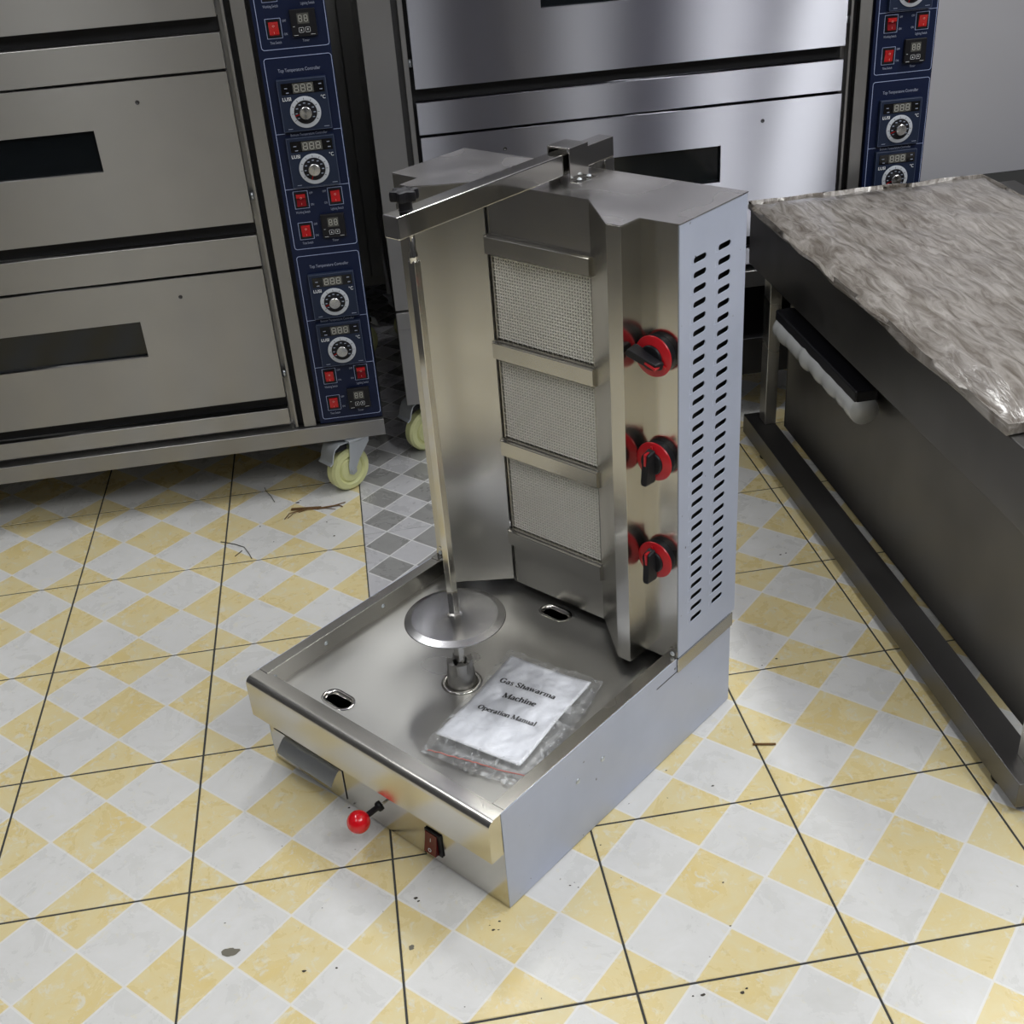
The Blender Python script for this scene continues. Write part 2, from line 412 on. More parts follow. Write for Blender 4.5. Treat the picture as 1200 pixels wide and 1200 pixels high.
# front apron with rounded nose
arc = [(-.013 - .012 * math.sin(R(a)), .1705 + .0125 * math.cos(R(a))) for a in range(0, 91, 9)]
MB().prism([(.008, .183)] + arc + [(-.025, .109), (-.001, .109), (-.001, .150), (.008, .150)], -.5197, -.0010, 'x').build('front_apron', ST_FRONT, G, angle=30)
# flanges of the tray
MB().prism([(-.0225, .150), (-.0215, .150), (-.0215, .1828), (-.0013, .1828), (-.0013, .184), (-.0225, .184)], .0082, .43, 'y').build('tray_rail', ST_PANEL, G, bevel=.0005, label='brushed rail along the right edge of the tray')
MB().prism([(-.5192, .150), (-.5192, .184), (-.499, .184), (-.499, .151), (-.5002, .151), (-.5002, .1828), (-.5180, .1828), (-.5180, .150)], .004, .43, 'y').build('tray_rail', ST_PANEL, G, bevel=.0005)
for y in (.016, .125, .255): 
    MB().lathe([(.0001, .0022), (.0022, .0018), (.0038, .0006), (.004, 0)], 14, axis_M((-.4989, y, .169), (1, 0, 0))).build('screw', ZINC, G, smooth=True)
# drip tray: pressed sheet with two slots and a socket hole
def sm(a, b, x): t = max(0., min(1., (x - a) / (b - a))); return t * t * (3 - 2 * t)
def tray_z(x, y):
    z = .1825 - .0305 * sm(.0080, .0125, y)
    zr = .1825 - .0305 * (1 - sm(-.0270, -.0218, x)); z = max(z, zr)
    r = math.hypot(x + .262, (y - .205))
    d = 1 - sm(.10, .23, r)
    z -= .004 * d
    z += .0015 * sm(.33, .39, y)
    return z
holes = [(-.391, .052, .054, .027), (-.258, .428, .054, .027)]
def in_st(x, y, h, g=0.):
    cx, cy, L, H = h; r = H / 2 + g; dx = max(0., abs(x - cx) - (L / 2 - H / 2)); return math.hypot(dx, y - cy) < r
tb = MB(); nx, ny = 170, 190; xa, xb, ya, yb = -.5, -.0215, .0082, .5635
for j in range(ny + 1):
    for i in range(nx + 1):
        x = xa + (xb - xa) * i / nx; y = ya + (yb - ya) * j / ny; tb.v.append((x, y, tray_z(x, y)))
for j in range(ny):
    for i in range(nx):
        x = xa + (xb - xa) * (i + .5) / nx; y = ya + (yb - ya) * (j + .5) / ny
        if any(in_st(x, y, h) for h in holes) or math.hypot(x + .266, y - .203) < .025: continue
        a = j * (nx + 1) + i; tb.f.append((a, a + 1, a + nx + 2, a + nx + 1))
tray = tb.build('drip_tray', ST_TRAY, G, smooth=True)
def ring_stadium(h, w, zt, name):
    b = MB(); prof = [(-.003, -.004), (-.001, .0004), (.0015, .0016), (.0045, .0006)]; n = 10
    rings = []
    for off, dz in prof:
        p = stadium(h[0], h[1], h[2] + 2 * off, h[3] + 2 * off, n); rings.append([(x, y, zt + dz) for x, y in p])
    k = len(rings[0])
    for r in rings: b.v += r
    for i in range(len(rings) - 1):
        for q in range(k): b.f.append((i * k + q, i * k + (q + 1) % k, (i + 1) * k + (q + 1) % k, (i + 1) * k + q))
    return b.build(name, ST_CHROME, G, smooth=True)
for h in holes: ring_stadium(h, .004, tray_z(h[0], h[1]), 'slot_rim')
zt = tray_z(-.266, .203)
MB().lathe([(.0245, -.006), (.0245, .0005), (.0268, .0024), (.0305, .0022), (.0330, .0002)], 40, Matrix.Translation((-.266, .203, zt))).build('socket_ring', ST_CHROME, G, smooth=True)
# spindle socket with notched top
so = MB(); n = 48; rings = []
for k in range(n):
    t = 2 * math.pi * k / n; ca, sa = math.cos(t), math.sin(t)
    notch = .5 + .5 * math.cos(4 * t - .6); top = .046 - .005 * sm(.55, .80, notch)
    for r, z in ((.0222, -.01), (.0222, .024), (.0205, .027), (.0205 - .0045 * sm(.55, .8, notch), top), (.0115, top), (.0115, .020)): so.v.append((-.266 + r * ca, .203 + r * sa, zt + z))
for k in range(n):
    for q in range(5): a = k * 6 + q; b2 = ((k + 1) % n) * 6 + q; so.f.append((a, b2, b2 + 1, a + 1))
so.build('spindle_socket', steel('cast_steel', (.48, .47, .45), .36, .08), G, angle=40)
SPX, SPY = -.2635, .2015
MB().tube([(SPX, SPY, zt + .014), (SPX, SPY, .842)], .0082, 4).build('spindle', ST_CHROME, G, bevel=.0008)
MB().lathe([(.0062, .840), (.0058, .850), (.0036, .858), (.0034, .885)], 16, Matrix.Translation((SPX, SPY, 0))).build('spindle_tip', ST_CHROME, G, smooth=True)
MB().lathe([(.0001, .2795), (.0085, .2795), (.012, .2808), (.028, .2815), (.064, .2815), (.0668, .2812), (.0775, .2768), (.0783, .2757), (.0775, .2752), (.066, .279), (.0001, .2782)], 72, Matrix.Translation((SPX, SPY, 0))).build('meat_disc', SPUN, G, angle=12)
MB().lathe([(.0095, .262), (.0095, .2785)], 20, Matrix.Translation((SPX, SPY, 0))).build('disc_collar', ST_CHROME, G, smooth=True)
# drawer, lever and switch on the front
dr = MB().box(-.508, -.3415, -.002, -.0002, .008, .0695).build('drawer_front', ST_FRONT, G, bevel=.0008)
MB().box(-.3413, -.3398, -.0006, .0, .010, .0695).build('drawer_gap_shade', BLACKM, G)  # black strip painted in for the shade of the drawer gap
hp = [(-.0022, .0690), (-.0050, .0694), (-.0085, .0675), (-.0140, .0620), (-.0205, .0545), (-.0235, .0490)]
hd = MB().sheet(hp, .0013, -.4770, -.3455, 'x').build('drawer_handle', HANDLE, G, angle=40, label='folded pull lip of the drip drawer')
LV0, LV1 = Vector((-.238, 0, .0695)), Vector((-.2505, -.051, .0565)); LD = (LV1 - LV0).normalized()
MB().tube([LV0, LV0 + LD * .018], .0022, 10).build('lever_rod', ST_CHROME, G, smooth=True)
MB().lathe([(.0001, -.004), (.0075, -.004), (.0083, 0), (.0075, .004), (.0046, .0055), (.0046, .026), (.0036, .027)], 20, axis_M(LV0 + LD * .016, LD)).build('lever_collar', BLACK, G, smooth=True)
MB().lathe([(.0178 * math.sin(math.pi * k / 16) + (1e-7 if k in (0, 16) else 0), -.0178 * math.cos(math.pi * k / 16)) for k in range(17)], 32, axis_M(LV1, LD)).build('lever_ball', REDBALL, G, smooth=True, label='glossy red ball knob')
MB().box(-.1605, -.1275, -.0035, -.0001, .019, .063).build('switch_bezel', BLACK, G, bevel=.002)
rk = MB().prism([(-.0036, .0225), (-.0115, .024), (-.0075, .0415), (-.0045, .0595), (-.0036, .0595)], -.1575, -.1335, 'x').build('switch_rocker', DKRED, G, bevel=.0012, label='dark red rocker of the power switch')
im = text_mesh('I', .0085, WHITEPR, .0002, 'CENTER'); om = text_mesh('O', .0085, WHITEPR, .0002, 'CENTER')
a1 = math.atan2(.0040, .0175)
for me, z, y in ((im, .0455, -.0072), (om, .0285, -.0112)): inst('lettering', me, rk, (-.1455 + 0, y, z), (R(90) - a1, 0, 0))
# ---- tower
TY, TB, TZ0, TZ1 = .4155, .576, .1835, .8690
def slot_panel(x0, x1):
    """side sheet with two columns of 29 slots cut through"""
    b = MB(); rows = [.8122 - .02054 * k for k in range(29)]; hp = .02054 / 2
    ys = [(.463, .0305), (.522, .0305)]; cw = .0235
    zt_, zb_ = rows[0] + hp, rows[-1] - hp
    def q(y0, y1, z0, z1): b.add([(x1, y0, z0), (x1, y1, z0), (x1, y1, z1), (x1, y0, z1)], [(0, 1, 2, 3)])
    q(TY, TB, zt_, TZ1); q(TY, TB, TZ0, zb_)
    e = [TY, ys[0][0] - cw, ys[0][0] + cw, ys[1][0] - cw, ys[1][0] + cw, TB]
    q(e[0], e[1], zb_, zt_); q(e[2], e[3], zb_, zt_); q(e[4], e[5], zb_, zt_)
    for cy, L in ys:
        for cz_ in rows:
            h = .0043
            q(cy - cw, cy + cw, cz_ + h, cz_ + hp); q(cy - cw, cy + cw, cz_ - hp, cz_ - h)
            for sg in (-1, 1):
                xe = cy + sg * (L / 2 - h); ar = [(x1, xe + sg * h * math.cos(R(a)), cz_ + h * math.sin(R(a))) for a in range(90, -91, -30)]
                vs = ar + [(x1, cy + sg * cw, cz_ - h), (x1, cy + sg * cw, cz_ + h)]
                b.add(vs, [(k, k + 1, 7) for k in range(3)] + [(k, k + 1, 8 - 1 if k < 3 else 7) for k in ()] + [(3, 7, 8)] + [(k, k + 1, 8) for k in range(0)] if False else [(0, 1, 8), (1, 2, 8), (2, 3, 8), (3, 7, 8), (3, 4, 7), (4, 5, 7), (5, 6, 7)])
    return b
so_ = slot_panel(0, 0).build('vented_side_panel', FILM, G, label='white film-covered tower side with two columns of vent slots')
m_ = so_.modifiers.new('thick', 'SOLIDIFY'); m_.thickness = .0013; m_.offset = 0
lp = inst('vented_side_panel', so_.data, G, (X0, 0, 0)); m_ = lp.modifiers.new('thick', 'SOLIDIFY'); m_.thickness = .0013; m_.offset = 0
MB().box(X1 - .014, X1 - .013, TY + .004, TB - .004, .20, .86).build('slot_shade_sheet', BLACKM, G)  # black sheet added behind the slots so that they look dark
MB().box(.0008, .0030, .4115, .5675, .158, .1832).build('ledge_strip', ST_PANEL, G, bevel=.0005)
MB().box(X0 - .003, X0 - .0008, .4115, .5675, .158, .1832).build('ledge_strip', ST_PANEL, G, bevel=.0005)
MB().box(.0001, .0006, .358, .412, .1585, .1597).build('side_slit_shade', BLACKM, G)  # thin black strip in place of the shaded slit
for y in (.161, .2195): MB().lathe([(.0001, .0022), (.0028, .0018), (.0046, .0004), (.0047, 0)], 16, axis_M((.0002, y, .120), (1, 0, 0))).build('screw', ZINC, G, smooth=True)
MB().box(X1 - .0605, X1 - .0008, TY - .0015, TY, .1765, TZ1).build('control_panel', ST_CTRL, G)
MB().box(X0 + .0008, X0 + .0605, TY - .0015, TY, .1765, TZ1).build('control_panel', ST_CTRL, G)
MB().box(X0 + .0012, X1 - .0012, TB - .0016, TB - .0002, TZ0, TZ1).build('rear_panel', ST_PANEL, G)
FB = .1745
MB().sheet([(-.0605, TY - .001), (-.0620, .375), (-.084, .375), (-.1675, .4465)], .0012, FB, TZ1, 'z').build('heat_shield', ST_PANEL, G, bevel=.0003, label='right folded heat shield beside the control knobs')
MB().sheet([(-.3645, .4450), (-.4425, .375), (-.4630, .375), (-.4640, TY - .001)], .0012, FB, TZ1, 'z').build('heat_shield', ST_PANEL, G, bevel=.0003, label='left folded heat shield behind the spindle')
TP = [(.0012, .5772), (.0012, .4150), (-.0598, .4125), (-.0612, .3742), (-.0842, .3742), (-.1682, .4460), (-.1690, .4455), (-.3620, .4455), (-.3628, .4450), (-.4423, .3742), (-.4632, .3742), (-.4646, .4125), (X0 - .0012, .4150), (X0 - .0012, .5772)]
MB().prism(TP, .8690, .8703, 'z').build('top_plate', ST_TOP, G)
# burner column
BX0, BX1, BYF = -.3635, -.1685, .4475
MW0, MW1 = -.3585, -.1735
MB().box(BX0 + .004, BX1 - .001, BYF, BYF + .0015, .7865, .869).build('burner_hood', ST_PANEL, G)
MB().box(BX0 + .004, BX1 - .001, BYF, BYF + .0015, .168, .246).build('burner_skirt', ST_PANEL, G)
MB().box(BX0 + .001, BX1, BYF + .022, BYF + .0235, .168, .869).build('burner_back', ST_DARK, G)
for x in (BX0, MW0 - .0016, BX1 - .0015): MB().box(x, x + .0014, BYF - .001, BYF + .022, .168, .868).build('burner_channel', ST_PANEL, G)
cb = MB().prism([(-.0085, 0), (-.0085, .0252), (-.0078, .0260), (-.0030, .0268), (-.0030, .0290), (.018, .0290), (.018, -.002), (-.0035, -.002)], BX0 - .0005, BX1 + .0015, 'x').mesh('burner_crossbar', ST_PANEL)
for z in (.7635, .5940, .4220, .2490): 
    o = inst('burner_crossbar', cb, G, (0, BYF - .0005, z))
def weave(w, h, p, r):
    b = MB(); nxw = int(w / p); nzw = int(h / p)
    for i in range(nxw + 1):
        x = (i + .5) * w / (nxw + 1); pts = []
        for k in range(2 * nzw + 3): pts.append((x, r * .95 * math.sin(math.pi * k / 2 + math.pi * i), min(h, h * k / (2 * nzw + 2))))
        b.tube(pts, r, 4, False)
    for j in range(nzw + 1):
        z = (j + .5) * h / (nzw + 1); pts = []
        for k in range(2 * nxw + 3): pts.append((w * k / (2 * nxw + 2), -r * .95 * math.sin(math.pi * k / 2 + math.pi * j), z))
        b.tube(pts, r, 4, False)
    return b
zr = [(.6240, .7635), (.4520, .5940), (.2790, .4220)]
wm = weave(MW1 - MW0, .1395, .0051, .00128).mesh('burner_mesh', WIRE, True)
pl = MB().box(MW0, MW1, 0, .006, 0, .1395).mesh('ceramic_plate', CERAMIC)
for z0, z1 in zr:
    o = inst('burner_mesh', wm, G, (MW0, BYF + .004, z0)); o['kind'] = 'stuff'; o['label'] = 'pale woven wire mesh over a burner'
    inst('ceramic_plate', pl, G, (0, BYF + .009, z0))
# top arm with bracket and star knob
MB().box(-.2770, -.2495, .168, .6125, .8795, .9095).build('arm_bar', ST_CHROME, G, bevel=.0022, seg=3)
MB().box(-.2770, -.2495, .590, .6125, .45, .8795).build('arm_post', ST_CHROME, G, bevel=.002)
br = MB().sheet([(-.228, .8708), (-.2425, .8708), (-.2425, .9175), (-.2835, .9175), (-.2835, .8708), (-.298, .8708)], .002, .500, .5425, 'y').build('arm_bracket', ST_CHROME, G, bevel=.0006)
for y in (.5105, .532):
    for x in (-.2345, -.2915): MB().lathe([(.0001, .0026), (.002, .0022), (.0036, .0008), (.0038, 0)], 14, Matrix.Translation((x, y, .8728))).build('screw', ZINC, G, smooth=True)
kn = MB(); prof = []
n = 60; 
def star(t): return .0165 + .0028 * math.cos(6 * t)
zl = [(.0, .9, .921), (.96, 1., .9225), (1., 1., .9245), (1., 1., .932), (.95, 1., .9345), (.62, 1., .9352), (.55, 1, .9345)]
vs = []
for k in range(n):
    t = 2 * math.pi * k / n
    for f, _, z in zl: vs.append((SPX + max(f, .3) * star(t) * math.cos(t), SPY - .004 + max(f, .3) * star(t) * math.sin(t), z))
fs = []
for k in range(n):
    for q in range(len(zl) - 1): a = k * len(zl) + q; c = ((k + 1) % n) * len(zl) + q; fs.append((a, c, c + 1, a + 1))
fs.append(tuple(k * len(zl) + len(zl) - 1 for k in range(n)))
kn.add(vs, fs); kn.lathe([(.0095, .9096), (.0088, .9105), (.0088, .9215)], 24, Matrix.Translation((SPX, SPY - .004, 0)))
kn.build('star_knob', BLACK, G, angle=35, label='black star-shaped clamp knob')
# corner brackets at the foot of the tower
def corner(x, s):
    M = lambda px, pz: (x + s * px, pz)
    pts = [M(0, .178), M(0, .196)] + [M(.006 + .010 * math.sin(R(a)) + 0, .194 + .008 * math.cos(R(a))) for a in range(0, 91, 15)] + [M(.016, .178)]
    MB().prism(pts, TY - .0030, TY - .0016, 'y').build('corner_bracket', ST_PANEL, G, bevel=.0003)
    MB().box(min(x, x + s * .016), max(x, x + s * .016), TY - .018, TY - .0016, .1835, .185).build('corner_bracket', ST_PANEL, G)
    MB().lathe([(.0001, .0024), (.0022, .002), (.0038, .0006), (.004, 0)], 14, axis_M((x + s * .008, TY - .0031, .190), (0, -1, 0))).build('screw', ZINC, G, smooth=True)
corner(-.0005, -1); corner(X0 + .0005, 1)
# gas knobs
def gas_knob(x, z, rot):
    y = TY - .0016
    base = MB().lathe([(.0272, 0), (.0275, .006), (.0270, .012), (.0245, .0135)], 40, axis_M((x, y, z), (0, -1, 0))).build('knob_base', BLACK, G, angle=40)
    rg = MB().lathe([(.0170, .0125), (.0288, .0118), (.0296, .0130), (.0290, .0146), (.0192, .0186), (.0176, .0186), (.0170, .0165)], 48, axis_M((x, y, z), (0, -1, 0))).build('knob_ring', RED, G, angle=28, label='red ring of a gas knob')
    k = MB().lathe([(.0178, .0140), (.0178, .0205), (.0165, .0220), (.0001, .0224)], 40, axis_M((0, 0, 0), (0, -1, 0)))
    # grip: tapered bar across the dial, longer towards one end
    pr = [(-.0072, .020), (-.0072, -.0245), (-.0050, -.0290), (.0050, -.0290), (.0072, -.0245), (.0072, .020), (.005, .0225), (-.005, .0225)]
    y0, y1 = -.0200, -.0400
    vv = [(px, y0, pz) for px, pz in pr] + [(px * .72, y1 + (.006 if pz > 0 else 0), pz * (.97 if pz < 0 else .80)) for px, pz in pr]; nn = len(pr)
    k.add(vv, [tuple(range(nn)), tuple(range(nn, 2 * nn))[::-1]] + [(i, (i + 1) % nn, nn + (i + 1) % nn, nn + i) for i in range(nn)])
    o = k.build('gas_knob', BLACK, G, angle=35); o.location = Vector((x, y, z)) + OFF['off'][G.name]; o.rotation_euler = (0, rot, 0)
    b_ = o.modifiers.new('bevel', 'BEVEL'); b_.width = .0009; b_.segments = 2; b_.limit_method = 'ANGLE'
    p = MB().box(-.0017, .0017, -.0362, -.0345, .002, .0175).box(-.0017, .0017, -.0362, -.0190, .0175, .0205).box(-.0017, .0017, -.0206, -.0186, .0175, .026).build('knob_pointer', RED, None); p.parent = o
for z, rot in ((.6885, R(112)), (.5280, R(0)), (.3625, R(-3))): gas_knob(-.0312, z, rot)

# ------------------------------------------------------------------ manual in its plastic bag, lying on the tray
PR = R(9); pcx, pcy = -.1475, .197
pw = mw(pcx, pcy, 0)
# serif glyphs from strokes (x,y,width)
def arc_s(cx, cy, rx, ry, a0, a1, T=.13, t=.045, n=14):
    return [(cx + rx * math.cos(R(a0 + (a1 - a0) * k / n)), cy + ry * math.sin(R(a0 + (a1 - a0) * k / n)), t + (T - t) * abs(math.cos(R(a0 + (a1 - a0) * k / n))) ** 1.3) for k in range(n + 1)]
def st(x, y0, y1, w=.12): return [(x, y0, w), (x, y1, w)]
def hz_(x0, x1, y, w=.04): return [(x0, y, w), (x1, y, w)]
def dg_(x0, y0, x1, y1, w): return [(x0, y0, w), (x1, y1, w)]
def arch(x0, x1): 
    c = (x0 + x1) / 2; rx = (x1 - x0) / 2
    return [[(c + rx * math.cos(R(a)), .32 + .12 * math.sin(R(a)), .05 + .07 * max(0, math.cos(R(a)))) for a in range(165, -1, -15)] + [(x1, .02, .12)]]
GL = {
 'G': (.78, [arc_s(.39, .34, .29, .32, 45, 300), st(.61, .06, .28), hz_(.48, .74, .29), [(.62, .66, .05), (.61, .46, .03)], [(.52, .05, .05), (.62, .08, .06)]]),
 'S': (.56, [arc_s(.28, .50, .17, .155, 20, 255, .11, .06), [(.20, .40, .12), (.36, .29, .13)], arc_s(.28, .17, .18, .155, 75, -165, .11, .06), [(.45, .66, .04), (.44, .47, .03)], [(.08, .02, .04), (.09, .21, .03)]]),
 'M': (.94, [st(.14, .02, .66, .05), dg_(.16, .64, .46, .04, .13), dg_(.76, .64, .48, .04, .04), st(.79, .02, .66, .13), hz_(.03, .25, .02), hz_(.66, .92, .02), hz_(.03, .20, .65), hz_(.74, .92, .65)]),
 'O': (.78, [arc_s(.39, .34, .29, .32, 0, 360, .14, .045, 24)]),
 'a': (.50, [st(.35, .08, .33, .12), arc_s(.23, .33, .125, .115, 0, 150, .10, .05), arc_s(.19, .135, .12, .12, 60, 330, .12, .05), [(.35, .08, .08), (.42, .02, .05), (.48, .05, .03)], [(.22, .265, .04), (.35, .28, .04)]]),
 's': (.40, [arc_s(.20, .35, .12, .105, 30, 250, .085, .05), [(.15, .27, .09), (.26, .19, .09)], arc_s(.20, .115, .125, .105, 75, -160, .085, .05)]),
 'h': (.56, [st(.12, .02, .66), hz_(.02, .14, .655), hz_(.02, .23, .02), hz_(.34, .54, .02)] + arch(.14, .43)),
 'w': (.74, [dg_(.08, .45, .22, .02, .12), dg_(.36, .44, .24, .02, .04), dg_(.36, .45, .50, .02, .12), dg_(.66, .45, .52, .02, .04), hz_(.0, .20, .455), hz_(.27, .46, .455), hz_(.58, .73, .455)]),
 'r': (.46, [st(.13, .02, .45), hz_(.02, .15, .445), hz_(.02, .26, .02), [(.17, .30, .05), (.26, .42, .06), (.34, .44, .09), (.40, .40, .10)]]),
 'm': (.84, [st(.12, .02, .45), hz_(.02, .14, .445), hz_(.02, .23, .02), hz_(.31, .52, .02), hz_(.60, .82, .02)] + arch(.14, .41) + arch(.43, .71)),
 'n': (.56, [st(.12, .02, .45), hz_(.02, .14, .445), hz_(.02, .23, .02), hz_(.34, .54, .02)] + arch(.14, .43)),
 'c': (.45, [arc_s(.24, .235, .17, .215, 45, 320, .13, .05), [(.37, .39, .10), (.36, .34, .10)]]),
 'i': (.30, [st(.15, .02, .45), hz_(.03, .16, .445), hz_(.04, .27, .02), st(.14, .55, .67, .13)]),
 'e': (.46, [arc_s(.23, .235, .16, .215, 10, 325, .13, .05), hz_(.12, .40, .27, .045)]),
 'p': (.56, [st(.13, -.20, .45), hz_(.02, .15, .445), hz_(.02, .25, -.20), arc_s(.30, .235, .18, .21, 130, -140, .13, .05)]),
 't': (.34, [st(.16, .10, .60, .11), hz_(.03, .31, .44), arc_s(.23, .11, .075, .09, 180, 330, .09, .05)]),
 'o': (.50, [arc_s(.25, .235, .175, .215, 0, 360, .13, .05, 20)]),
 'u': (.56, [st(.42, .02, .45), st(.13, .14, .45), hz_(.02, .15, .445), hz_(.32, .44, .445), hz_(.42, .54, .02), [(.13, .16, .12), (.16, .06, .08), (.25, .03, .05), (.36, .10, .04)]]),
 'l': (.30, [st(.15, .02, .66), hz_(.03, .16, .655), hz_(.04, .27, .02)]),
}
def serif_line(s, size, cx, cy, squeeze=1.):
    adv = sum(GL[c][0] if c != ' ' else .26 for c in s) * size * squeeze; x = cx - adv / 2; b = MB()
    for c in s:
        if c == ' ': x += .26 * size * squeeze; continue
        w, strokes = GL[c]
        for q in strokes:
            vs = []
            for i, (px, py, wd) in enumerate(q):
                a = Vector(q[max(i - 1, 0)][:2]); e = Vector(q[min(i + 1, len(q) - 1)][:2]); d = (e - a).normalized(); nn = Vector((-d.y, d.x)) * (wd * 1.3 + .02) / 2
                for sgn in (1, -1): vs.append((x + (px + sgn * nn.x) * size * squeeze, cy + (py + sgn * nn.y) * size, 0))
            b.add(vs, [(2 * i, 2 * i + 1, 2 * i + 3, 2 * i + 2) for i in range(len(q) - 1)])
        x += w * size * squeeze
    return b
BZ = .1535
man = thing('manual', 'white printed operation manual booklet inside the clear bag on the drip tray', 'booklet', (pw[0], pw[1], BZ), MYAW + PR)
def page_z(x, y): return .0055 + .0022 * math.sin(x * 26 + .6) * math.cos(y * 17) + .0012 * math.sin(y * 43 + x * 20) + .006 * max(0., x - .045) / .03 * .3
pg = MB(); gx, gy = 24, 32
for j in range(gy + 1):
    for i in range(gx + 1):
        x = -.0735 + .147 * i / gx; y = -.105 + .210 * j / gy; pg.v.append((x, y, page_z(x, y)))
for j in range(gy):
    for i in range(gx): a = j * (gx + 1) + i; pg.f.append((a, a + 1, a + gx + 2, a + gx + 1))
o = pg.build('cover_page', PAPER, man, smooth=True); s_ = o.modifiers.new('thick', 'SOLIDIFY'); s_.thickness = .0018; s_.offset = -1
for i, (s, sz_, cx, cy) in enumerate((('Gas Shawarma', .0158, -.006, .0410), ('Machine', .0158, -.003, .0120), ('Operation Manual', .0138, -.002, -.0255))):
    b = serif_line(s, sz_, cx, cy, {0: .97, 1: 1.0, 2: .93}[i]); b.v = [(x, y, page_z(x, y) + .0004 + z) for x, y, z in b.v]
    tl = b.build('lettering', PAPER_PRINT, man)
bag = thing('plastic_bag', 'clear zip-lock plastic bag with a red zip line around the manual', 'bag', (pw[0], pw[1], BZ), MYAW + PR)
def bag_z(x, y):
    nz = noise.noise(Vector((x * 34, y * 34, 1.3))) * .0016 + noise.noise(Vector((x * 90, y * 90, 4.1))) * .0006
    inner = 1 if abs(x) < .0735 and abs(y) < .105 else 0
    ex = max(0., abs(x) - .0735) / .016; ey = max(0., abs(y) - .105) / .02; e = min(1., max(ex, ey))
    wr = (.0022 * math.sin(x * 260 + y * 90) + .0018 * math.sin(y * 300 - x * 70)) * e if y > -.12 else .0010 * math.sin(x * 420 + 2 * math.sin(x * 90)) * min(1, (-.12 - y) / .012)
    return max(.0012, (page_z(max(-.0735, min(.0735, x)), max(-.105, min(.105, y))) + .0022) * (1 - .62 * e) + nz + wr * .8)
bg = MB(); gx, gy = 70, 96
for j in range(gy + 1):
    for i in range(gx + 1):
        v = j / gy; y = -.146 + .264 * v; x = (-.084 + .184 * i / gx) + .010 * (1 - v) - .002
        if x > .082: x = .082 + (x - .082) * (.55 + .45 * math.sin(v * 3.0 + .3))
        bg.v.append((x, y + .004 * noise.noise(Vector((x * 40, v * 3, 7.))), bag_z(x, y)))
for j in range(gy):
    for i in range(gx): a = j * (gx + 1) + i; bg.f.append((a, a + 1, a + gx + 2, a + gx + 1))
bf = bg.build('bag_film', [PLASTIC, PLASTIC_FLAT], bag, smooth=True)
for p in bf.data.polygons:
    if abs(p.center.x) < .0715 and abs(p.center.y) < .103: p.material_index = 1
if bf.data.polygons[0].normal.z < 0: bf.data.flip_normals()
zp = MB(); pts = []
for i in range(50):
    x = -.066 + .156 * i / 49; y = -.1385 + .019 * i / 49; pts.append((x, y, bag_z(x, y) + .0010))
zp.tube(pts, .0008, 6); zp.build('zip_line', REDLINE, bag, smooth=True, label='thin red zip line')

# ------------------------------------------------------------------ deck ovens
SEGQ = {'a': (0, 1), 'b': (1, 1)}
def seg_digit(b, x, z, w, h, y):
    t = w * .17; g = t * .25
    def q(x0, x1, z0, z1): b.box(x + x0, x + x1, y - .0003, y, z + z0, z + z1)
    q(t + g, w - t - g, h - t, h); q(t + g, w - t - g, h / 2 - t / 2, h / 2 + t / 2); q(t + g, w - t - g, 0, t)
    for xx in (0, w - t): q(xx, xx + t, g + t * .4, h / 2 - g); q(xx, xx + t, h / 2 + g, h - g - t * .4)
def rrect(x0, x1, z0, z1, r, corners=(1, 1, 1, 1), n=5):
    p = []
    for (cx, cz_, a0), on in zip(((x1 - r, z1 - r, 0), (x0 + r, z1 - r, 90), (x0 + r, z0 + r, 180), (x1 - r, z0 + r, 270)), corners):
        if on: p += [(cx + r * math.cos(R(a0 + 90 * k / n)), cz_ + r * math.sin(R(a0 + 90 * k / n))) for k in range(n + 1)]
        else: p.append(({0: x1, 90: x0, 180: x0, 270: x1}[a0], {0: z1, 90: z1, 180: z0, 270: z0}[a0]))
    return p
def outline(b, p, w, y):
    n = len(p); c = Vector((sum(a for a, _ in p) / n, sum(a for _, a in p) / n)); q = []
    for i in range(n):
        d = (Vector(p[(i + 1) % n]) - Vector(p[i - 1])).normalized(); q.append(Vector(p[i]) + Vector((-d.y, d.x)) * w)
    vs = [(a, y, z) for a, z in p] + [(a.x, y, a.y) for a in q]
    b.add(vs, [(i, (i + 1) % n, n + (i + 1) % n, n + i) for i in range(n)])
